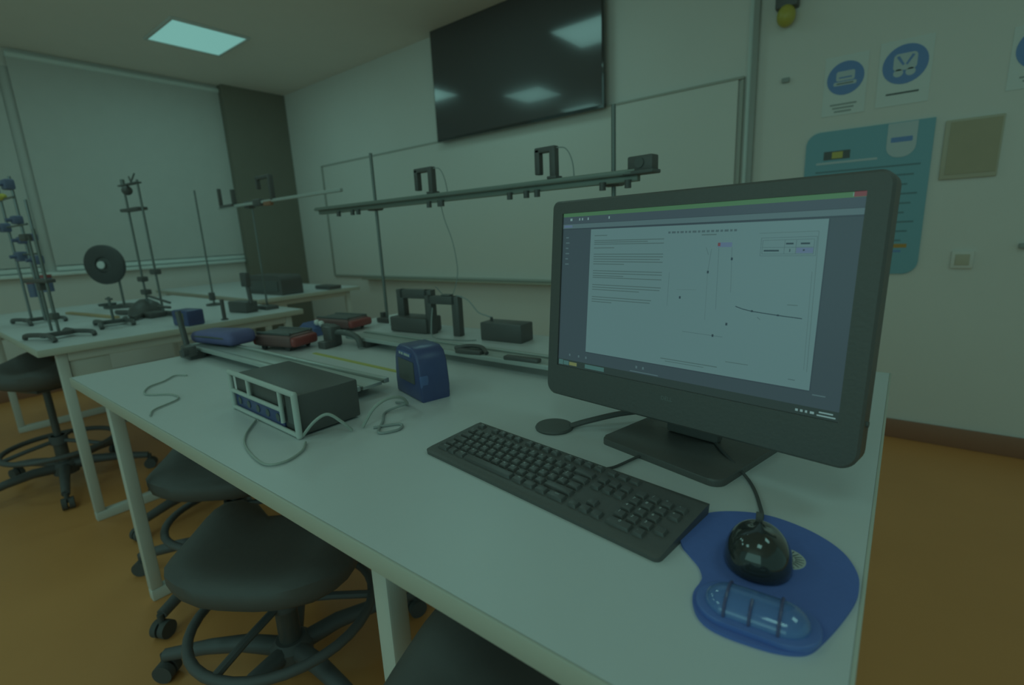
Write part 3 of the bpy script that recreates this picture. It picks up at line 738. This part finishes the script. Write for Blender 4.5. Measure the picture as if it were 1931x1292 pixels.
# blue pouch
t = thing('blue_pouch', 'soft blue pouch lying on the left end of the front track', 'pouch', (-1.80, .690, TZ+.034), math.radians(10))
b = MB(); b.box((0, 0, .0235), (.23, .10, .046), .021, seg=4)
for v in b.bm.verts: v.co.z *= 1+.10*math.sin(v.co.x*22)-.05*math.cos(v.co.y*30)
b.build('pouch_body', M_bluebag, t, smooth=70)
MB().tube([(-.08, -.048, .027), (0, -.0515, .029), (.08, -.048, .027)], .003, 6).build('zip', M_dark, t)
# blue toolbox on the left table
t = thing('blue_box', 'small dark blue box with dull olive label on the corner of the left table', 'box', (-2.635, .875, TZ), math.radians(10))
MB().box((0, 0, .036), (.125, .08, .072), .008).build('box_body', M_blue, t)
MB().box((.008, -.0405, .040), (.05, .002, .04)).build('front_label', M_olive, t)
o = MB().cyl((0, 0, 0), (0, 0, .10), .009).lathe([(.016, 0), (.016, .006), (.0, .006)]).build('upright_peg', M_black, loc=(-2.605, 1.02, TZ)); tag(o, 'short black upright peg on the left table beside the blue box', 'peg')
# clamp bracket with curved arm
t = thing('pulley_clamp', 'black clamp with curved arm standing between the two tracks', 'clamp', (-1.535, .935, TZ), math.radians(4))
MB().box((0, 0, .035), (.05, .045, .07), .008).box((.01, -.03, .012), (.04, .05, .024), .004).build('clamp_body', M_black, t)
MB().tube(bez([(0, 0, .045), (.05, 0, .05), (.10, 0, .048), (.135, 0, .035), (.145, 0, .006)]), .010, 10).build('curved_arm', M_dark, t)
MB().box((-.04, .02, .055), (.06, .03, .03), .006).build('clamp_jaw', M_dark, t)
# blue box near clamp with white knobs
t = thing('blue_weight_box', 'small blue wedge box with white knobs behind the nearer red cart', 'box', (-1.815, 1.03, TZ), math.radians(15)) if False else thing('blue_weight_box', 'small blue wedge box with two white knobs behind the nearer red cart', 'box', (-1.80, 1.01, TZ), math.radians(12))
b = MB(); b.prism([(-.055, 0), (.055, 0), (.045, .03), (-.005, .052), (-.05, .02)], -.03, .03, None, 'xz'); b.build('box_body', M_bluel, t)
for x in (.035, .058): MB().sph((x, .0, .050-.15*(x-.03)), (.011, .011, .012), seg=14).build('knob', M_white, t)
# yellow measuring tape
o = MB().box((0, 0, .0012), (.46, .012, .0024)).build('measuring_tape', M_tape, loc=(-1.255, .826, TZ)); o.rotation_euler = (0, 0, math.radians(-1.4)); tag(o, 'yellow measuring strip lying flat between the tracks toward the blue case', 'measuring tape')
# dark pieces on the rear track
t = thing('hinged_sensor', 'black hinged sensor arm lying on the rear track', 'sensor', (-.925, .975, TZ+.032), math.radians(6))
MB().box((0, 0, .006), (.085, .030, .012), .003).build('sensor_body', M_black, t)
MB().tube(bez([(-.06, .01, .008), (-.02, .018, .016), (.03, .012, .018), (.058, -.002, .006)]), .006, 8).build('sensor_arm', M_black, t)
o = MB().box((0, 0, .006), (.105, .022, .012), .004).build('magnet_bar', M_black, loc=(-.745, .975, TZ+.032)); tag(o, 'short black bar lying on the rear track next to the computer', 'bar'); o.rotation_euler = (0, 0, math.radians(4))

# ================================================================= GATES AND BOX AT THE BACK OF THE TABLE
def uframe(mb, w_, h_, t_, dp, z0=0.0, m=None):
    for s_ in (-1, 1): mb.box((s_*(w_/2-t_/2), 0, z0+h_/2), (t_, dp, h_), .002)
    mb.box((0, 0, z0+h_-t_/2), (w_-2*t_*.5, dp, t_), .002)
t = thing('photogate', 'black square photogate on a broad base at the back of the table', 'photogate', (-1.45, 1.25, TZ), math.radians(6))
MB().box((-.012, 0, .030), (.185, .09, .058), .006).build('base', M_black, t)
b = MB(); uframe(b, .175, .105, .034, .028, .056); b.build('gate_frame', M_black, t)
t = thing('photogate', 'black tall arch photogate standing right of the square one', 'photogate', (-1.298, 1.245, TZ), math.radians(6))
b = MB(); uframe(b, .155, .143, .030, .028, 0); b.build('gate_frame', M_black, t)
MB().box((.02, 0, .146), (.04, .024, .006), .002).build('indicator', M_dark, t)
t = thing('sensor_box', 'plain black box at the back of the table left of the computer', 'box', (-1.035, 1.275, TZ), math.radians(4))
b = MB(); b.box((0, 0, .031), (.165, .075, .062), .004); b.build('box_shell', M_black, t)
MB().cyl((-.06, 0, .062), (-.06, 0, .074), .005, seg=12).build('cable_plug', M_rubber, t)
o = cable([(-1.235, 1.25, TZ+.146), (-1.19, 1.26, TZ+.13), (-1.15, 1.265, TZ+.09), (-1.115, 1.27, TZ+.078), (-1.095, 1.272, TZ+.074)], .0025, M_inkm, 'thin dark cable from the arch photogate to the black box')
o = cable([(-1.335, 1.225, TZ+.10), (-1.325, 1.205, TZ+.05), (-1.31, 1.19, TZ+.004), (-1.25, 1.175, TZ+.003), (-1.16, 1.19, TZ+.003), (-1.12, 1.215, TZ+.003)], .0022, M_inkm, 'thin cable on the table running past the arch photogate')

# ================================================================= SUSPENDED RAIL ON POLES
RYY = 1.335; RZZ = 1.248
def pole(x, label, zt):
    t = thing('support_pole', label, 'pole', (x, RYY, TZ))
    MB().box((0, 0, .010), (.075, .06, .020), .004).build('pole_base', M_black, t)
    MB().cyl((0, 0, .018), (0, 0, zt-TZ), .0065, seg=14).build('rod', M_rod, t)
    MB().cyl((-.028, 0, .020), (-.028, 0, .040), .012, seg=14).build('clamp_screw', M_black, t)
    b = MB(); b.box((0, -.004, RZZ-TZ-.006), (.055, .045, .030), .006).cyl((-.03, -.02, RZZ-TZ-.006), (-.045, -.03, RZZ-TZ-.006), .010); b.build('boss_head', M_black, t)
pole(-1.745, 'thin steel pole holding the left half of the suspended rail', 1.452)
pole(-.668, 'thin steel pole holding the right end of the suspended rail behind the computer', 1.442)
t = thing('suspended_rail', 'long dark grey rail hung level on two poles above the table', 'rail', (-1.335, 1.290, RZZ))
MB().box((0, 0, .006), (1.52, .045, .014), .002).box((0, .006, -.008), (1.52, .020, .018), .002).build('rail_bar', M_raild, t)
MB().box((0, -.0235, .004), (1.52, .003, .004)).build('rail_groove', M_alud, t)
for x in (-.60, -.50, -.46, -.035, .02, .03, .335, .40, .44, .66, .735):
    z_ = -.022
    MB().cyl((x, -.008, z_-.011), (x, -.008, z_+.010), .009, seg=14).build('rail_knob', M_black, t)
def hang_gate(x, w_, h_, label):
    t = thing('photogate', label, 'photogate', (x, 1.285, RZZ+.013))
    b = MB(); b.box((w_/2-.008, 0, h_/2), (.020, .024, h_), .003).box((0, 0, h_-.008), (w_, .022, .016), .003).box((-w_/2+.008, 0, h_-.040), (.018, .022, .072), .003); b.build('gate_frame', M_black, t)
    MB().box((w_/2-.008, 0, .004), (.032, .036, .008), .002).build('gate_foot', M_black, t)
    MB().tube(bez([(w_/2, 0, h_-.006), (w_/2+.03, .004, h_-.012), (w_/2+.05, .006, h_-.05), (w_/2+.048, .02, -.02)]), .0018, 6).build('gate_cable', M_inkm, t)
hang_gate(-1.385, .090, .092, 'small black photogate on the suspended rail left of its middle')
hang_gate(-.860, .070, .092, 'small black photogate on the suspended rail below the television corner')
t = thing('motion_sensor', 'black boxy sensor at the right end of the suspended rail', 'sensor', (-.560, 1.285, RZZ+.0), math.radians(-6))
MB().box((0, 0, .024), (.072, .035, .040), .004).build('sensor_body', M_black, t)
MB().box((-.01, 0, .003), (.10, .045, .010), .003).build('sensor_clamp', M_dark, t)
MB().cyl((0, -.018, .026), (0, -.021, .026), .013, seg=20).build('sensor_disc', M_dark, t)
o = cable([(-1.33, 1.30, RZZ-.02), (-1.325, 1.31, 1.17), (-1.30, 1.32, 1.08), (-1.30, 1.33, .97), (-1.34, 1.32, .88), (-1.37, 1.28, .93)], .0018, M_inkm, 'thin cable hanging from the suspended rail down to the photogates')
o = tag(MB().box((0, 0, .021), (.085, .05, .042), .003).build('white_block', M_white, loc=(-1.63, 1.31, TZ)), 'small white block beside the base of the left pole', 'block')

# left short rail on its own stand
t = thing('rod_stand', 'thin rod stand at the back of the left table holding a grey bar', 'stand', (-2.78, 1.32, TZ))
MB().box((0, 0, .010), (.12, .07, .02), .004).build('base', M_black, t)
MB().cyl((0, 0, .018), (0, 0, .575), .005, seg=12).build('rod', M_rod, t)
MB().box((0, -.012, .560), (.05, .04, .035), .006).build('boss_head', M_black, t)
t = thing('grey_bar', 'thin pale grey bar held level above the left table, black forks on it', 'bar', (-2.50, 1.285, 1.322))
MB().box((0, 0, 0), (1.20, .016, .014), .002).build('bar', M_alu, t)
MB().box((-.565, 0, .055), (.016, .018, .10), .003).build('fork_tine', M_black, t)
MB().box((-.40, 0, .045), (.020, .020, .085), .003).build('fork_tine', M_black, t)
MB().box((-.48, 0, .006), (.18, .020, .016), .003).build('fork_base', M_black, t)
b = MB(); b.box((.02, 0, .06), (.020, .022, .115), .003).box((-.045, 0, .115), (.14, .020, .016), .003).box((-.108, 0, .090), (.018, .020, .055), .003); b.build('gate_frame', M_black, t)
MB().box((-.13, 0, 0), (.08, .03, .034), .006).build('boss', M_black, t)
MB().box((-.02, -.006, -.012), (.07, .02, .02), .003).build('clip', M_base, t)

# sensor on the left table right end
t = thing('angle_sensor', 'black box with tilted upright arm at the back right corner of the left table', 'sensor', (-2.79, 1.20, TZ), math.radians(8))
MB().box((-.01, 0, .030), (.16, .07, .058), .005).build('sensor_box', M_black, t)
MB().cyl((.07, 0, .05), (.055, 0, .20), .011).box((.05, 0, .175), (.05, .03, .075), .006).build('sensor_arm', M_black, t)
# things on the far table
t = thing('backrest_box', 'black box standing in for a chair backrest on the farthest white table', 'case', (-3.60, 1.78, TZ), math.radians(3))  # box put on the table in place of a chair backrest
b = MB(); b.prism(rrect(-.235, 0, .235, .135, (.01, .01, .04, .04), 5), -.08, .08, None, 'xz'); b.build('backrest_box_body', M_black, t)
MB().box((0, -.082, .06), (.38, .004, .07), .001).build('front_panel', M_dark, t)
o = MB().box((0, 0, .014), (.20, .10, .028), .006).build('small_case', M_black, loc=(-3.42, 2.10, TZ)); tag(o, 'small flat black box at the right end of the farthest table', 'box')

# ================================================================= LAB STANDS ON THE LEFT TABLE
def hbase(mb, L=.17, W_=.12):
    for s_ in (-1, 1):
        mb.tube(bez([(-L/2, s_*W_/2, .006), (-L/2+.02, s_*W_/2, .020), (0, s_*W_/2*.75, .022), (L/2-.02, s_*W_/2, .020), (L/2, s_*W_/2, .006)]), .010, 8)
    mb.box((0, 0, .020), (.035, W_*.9, .018), .004)
t = thing('lab_stand', 'tall rod stand on splayed black H-shaped foot at the near end of the left table', 'lab stand', (-2.84, .445, TZ), math.radians(14))
b = MB(); hbase(b, .24, .14); b.build('foot', M_black, t)
MB().cyl((.0, 0, .02), (.0, 0, .46), .0055, seg=12).build('rod', M_rod, t)
MB().cyl((-.13, .03, .02), (-.13, .03, .435), .0055, seg=12).build('rod', M_rod, t)
MB().box((-.08, .01, .245), (.19, .035, .016), .004).build('cross_plate', M_black, t)
MB().box((-.075, .01, .222), (.030, .025, .036), .005).build('clamp', M_black, t)
MB().box((-.15, .03, .430), (.05, .03, .030), .006).build('clamp', M_black, t)
MB().box((-.005, 0, .095), (.03, .03, .03), .006).build('clamp', M_dark, t)
t = thing('lab_stand', 'tall double-rod stand at the left edge of the photo hung with blue clamps', 'lab stand', (-3.62, .50, TZ), math.radians(8))
b = MB(); hbase(b, .26, .14); b.build('foot', M_black, t)
for x, h_ in ((-.10, .85), (.09, .74), (.22, .62)): MB().cyl((x, 0, .015), (x, 0, h_), .0065, seg=12).build('rod', M_chrome, t)
MB().cyl((-.13, -.01, .50), (.20, -.01, .505), .005, seg=10).cyl((-.13, -.01, .635), (.13, -.01, .64), .005, seg=10).cyl((-.08, -.01, .36), (.24, -.01, .36), .005, seg=10).build('cross_rod', M_rod, t)
for (x, z_, m, s_) in ((-.10, .76, M_steelblue, .055), (.09, .70, M_steelblue, .055), (.09, .53, M_steelblue, .045), (.22, .44, M_steelblue, .040), (-.10, .50, M_steelblue, .05), (.02, .35, M_steelblue, .055), (.22, .33, M_steelblue, .050), (.10, .43, M_steelblue, .04)):
    s_ *= 1.2; b = MB(); b.box((x, -.012, z_), (s_, .04, s_*.75), .008).cyl((x, -.03, z_), (x, -.055, z_), .009, seg=12); b.build('clamp', m, t)
MB().sph((-.04, -.01, .65), (.05, .018, .018), seg=14).build('test_sample', M_yellow, t)
for (x, z_) in ((.05, .18), (.22, .21)):
    b = MB(); b.cyl((x, 0, z_-.04), (x, 0, z_+.03), .026, seg=18, m=M_steelblue).cyl((x, 0, z_+.03), (x, 0, z_+.045), .027, seg=18, m=M_red); b.build('cylinder_weight', M_steelblue, t)
t = thing('balance_stand', 'dark flat stand with small pans between the tall stands on the left table', 'lab stand', (-3.02, .68, TZ), math.radians(-6))
b = MB(); hbase(b, .22, .12); b.build('foot', M_dark, t)
MB().cyl((0, 0, .02), (0, 0, .14), .006, seg=12).build('rod', M_rod, t)
MB().cyl((-.09, 0, .125), (.09, 0, .135), .005, seg=10).build('beam', M_dark, t)
for x in (-.085, .085): MB().lathe([(0, 0), (.035, .002), (.038, .012), (.036, .012), (.033, .004), (0, .003)], (x, 0, .09)).build('pan', M_dark, t)
o = MB().box((0, 0, .006), (.62, .028, .012), .001).build('wooden_ruler', M_wood, loc=(-3.62, .72, TZ)); o.rotation_euler = (0, 0, math.radians(8)); tag(o, 'long wooden measuring stick lying across the left table behind the stands', 'ruler')
t = thing('wheel_stand', 'rod stand carrying a large dark wheel with pale hub on the left table', 'wheel', (-3.86, .955, TZ))
WC = Vector((-.03, -.06, .275)); ax = Vector((.62, -.78, 0)).normalized()
q = ax.to_track_quat('Z', 'Y').to_matrix()
MB().lathe([(.048, -.018), (.106, -.022), (.120, -.012), (.120, .012), (.106, .022), (.048, .018), (.043, .010), (.043, -.010), (.048, -.018)], WC, 40, rot=q).build('wheel_rim', M_rubber, t)
MB().lathe([(0, -.014), (.044, -.010), (.044, .010), (.022, .014), (.020, .030), (0, .030)], WC, 28, rot=q).build('hub', M_dark, t)
MB().lathe([(0, .030), (.024, .030), (.022, .036), (0, .036)], WC, 24, rot=q).build('hub_cap', M_white, t)
MB().cyl(WC-ax*.01, WC-ax*.10, .008, seg=12).build('axle', M_rod, t)
pz_ = WC-ax*.085
MB().cyl((pz_.x, pz_.y, .015), (pz_.x, pz_.y, .35), .007, seg=12).build('rod', M_rod, t)
MB().box((pz_.x, pz_.y, .275), (.045, .045, .035), .006).build('clamp', M_black, t)
MB().lathe([(0, 0), (.10, 0), (.10, .010), (.03, .022), (0, .022)], (pz_.x, pz_.y, 0)).build('foot', M_black, t)
# double-rod tower with platform
t = thing('pendulum_tower', 'tall twin-rod tower with black platform and small apparatus on top', 'lab stand', (-3.19, .90, TZ), math.radians(5))
MB().lathe([(0, 0), (.085, 0), (.082, .03), (.06, .06), (.022, .085), (0, .085)], (-.09, 0, .004)).build('centre_foot', M_black, t)
b = MB(); b.tube([(-.32, -.06, .0145), (-.07, -.01, .018), (.19, .05, .0145)], .013, 8).tube([(-.23, .09, .0145), (-.05, 0, .018), (.10, -.14, .0145)], .013, 8).box((-.03, -.02, .015), (.27, .08, .026), .005); b.build('foot', M_black, t)
for x in (-.055, .115): MB().cyl((x, 0, .03), (x, 0, .70), .0055, seg=12).build('rod', M_rod, t)
MB().box((.01, 0, .560), (.21, .05, .016), .004).build('platform', M_black, t)
MB().box((.02, 0, .685), (.22, .03, .008), .003).build('top_bar', M_dark, t)
MB().sph((.005, -.01, .655), (.026, .024, .024), seg=14).build('bob', M_black, t)
MB().cyl((.04, 0, .69), (.10, 0, .73), .004, seg=8).cyl((.045, 0, .69), (.03, 0, .722), .004, seg=8).cyl((-.055, 0, .69), (-.055, 0, .715), .010, seg=10).build('top_fitting', M_rod, t)
for (x, z_) in ((-.055, .20), (.115, .24), (-.045, .13)): MB().box((x, 0, z_), (.060, .035, .028), .006).build('clamp', M_black, t)
MB().cyl((.0, -.01, .11), (.26, -.02, .085), .006, seg=10).cyl((.12, -.02, .06), (.25, -.02, .06), .007, seg=10).build('side_arm', M_black, t)
t = thing('thin_rod_stand', 'thin plain rod stand at the back of the left table, small black clamp low down', 'lab stand', (-3.33, 1.26, TZ))
MB().lathe([(0, 0), (.045, 0), (.045, .010), (.012, .016), (0, .016)]).build('foot', M_black, t)
MB().cyl((0, 0, .012), (0, 0, .68), .005, seg=12).build('rod', M_rod, t)
MB().box((.0, -.006, .055), (.034, .028, .05), .005).build('clamp', M_black, t)

# groups for repeated things
GROUPS = {'lab_stool': 'black lab stools around the tables', 'photogate': 'black photogates', 'dynamics_cart': 'red dynamics carts', 'safety_sign': 'blue safety signs on the wall', 'ceiling_lamp': 'ceiling light panels',
          'roller_blind': 'roller blinds on the left wall', 'lab_table': 'white lab tables', 'cable': 'loose cables', 'lab_stand': 'lab stands on the left table', 'support_pole': 'poles of the suspended rail', 'dynamics_track': 'grey tracks on the foreground table'}
for o in bpy.data.objects:
    if o.parent is None and o.name.split('.')[0] in GROUPS and 'label' in o: o['group'] = GROUPS[o.name.split('.')[0]]

# ================================================================= LIGHT, CAMERA
wd = bpy.data.worlds.new('World'); bpy.context.scene.world = wd; wd.use_nodes = True
wd.node_tree.nodes['Background'].inputs['Color'].default_value = (0.46, 1.0, 0.89, 1); wd.node_tree.nodes['Background'].inputs['Strength'].default_value = 0.255
# added fill light behind the camera, no window stands there
l = bpy.data.lights.new('camera_side_fill', 'AREA'); l.shape = 'RECTANGLE'; l.size = 3.6; l.size_y = 1.6; l.energy = 16; l.color = (0.46, 1.0, 0.89)
lo = bpy.data.objects.new('camera_side_fill', l); COL.objects.link(lo); lo.location = (-0.6, -2.9, 1.75); lo.rotation_euler = (math.radians(90), 0, 0)

cam = bpy.data.cameras.new('camera'); co = bpy.data.objects.new('camera', cam); COL.objects.link(co)
cr = Vector((0.7883429670393074, 0.613449969416616, -0.04684550503959214)); cu = Vector((-0.09774985382092383, 0.20006493432332914, 0.9748943471639325)); cf = Vector((-0.6074210503412353, 0.7639719609232757, -0.21768442876190186))
Mx = Matrix((cr, cu, -cf)).transposed().to_4x4(); Mx.translation = Vector((0, 0, CZ)); co.matrix_world = Mx
cam.sensor_width = 36; cam.sensor_fit = 'HORIZONTAL'; cam.lens = 36*935.7331634885693/1931; cam.clip_start = 0.02
cam.dof.use_dof = True; cam.dof.focus_distance = 0.80; cam.dof.aperture_fstop = 3.6
sc = bpy.context.scene; sc.camera = co
sc.view_settings.view_transform = 'Standard'; sc.view_settings.look = 'None'; sc.view_settings.exposure = -0.22; sc.view_settings.gamma = 1.0; sc.view_settings.use_curve_mapping = False
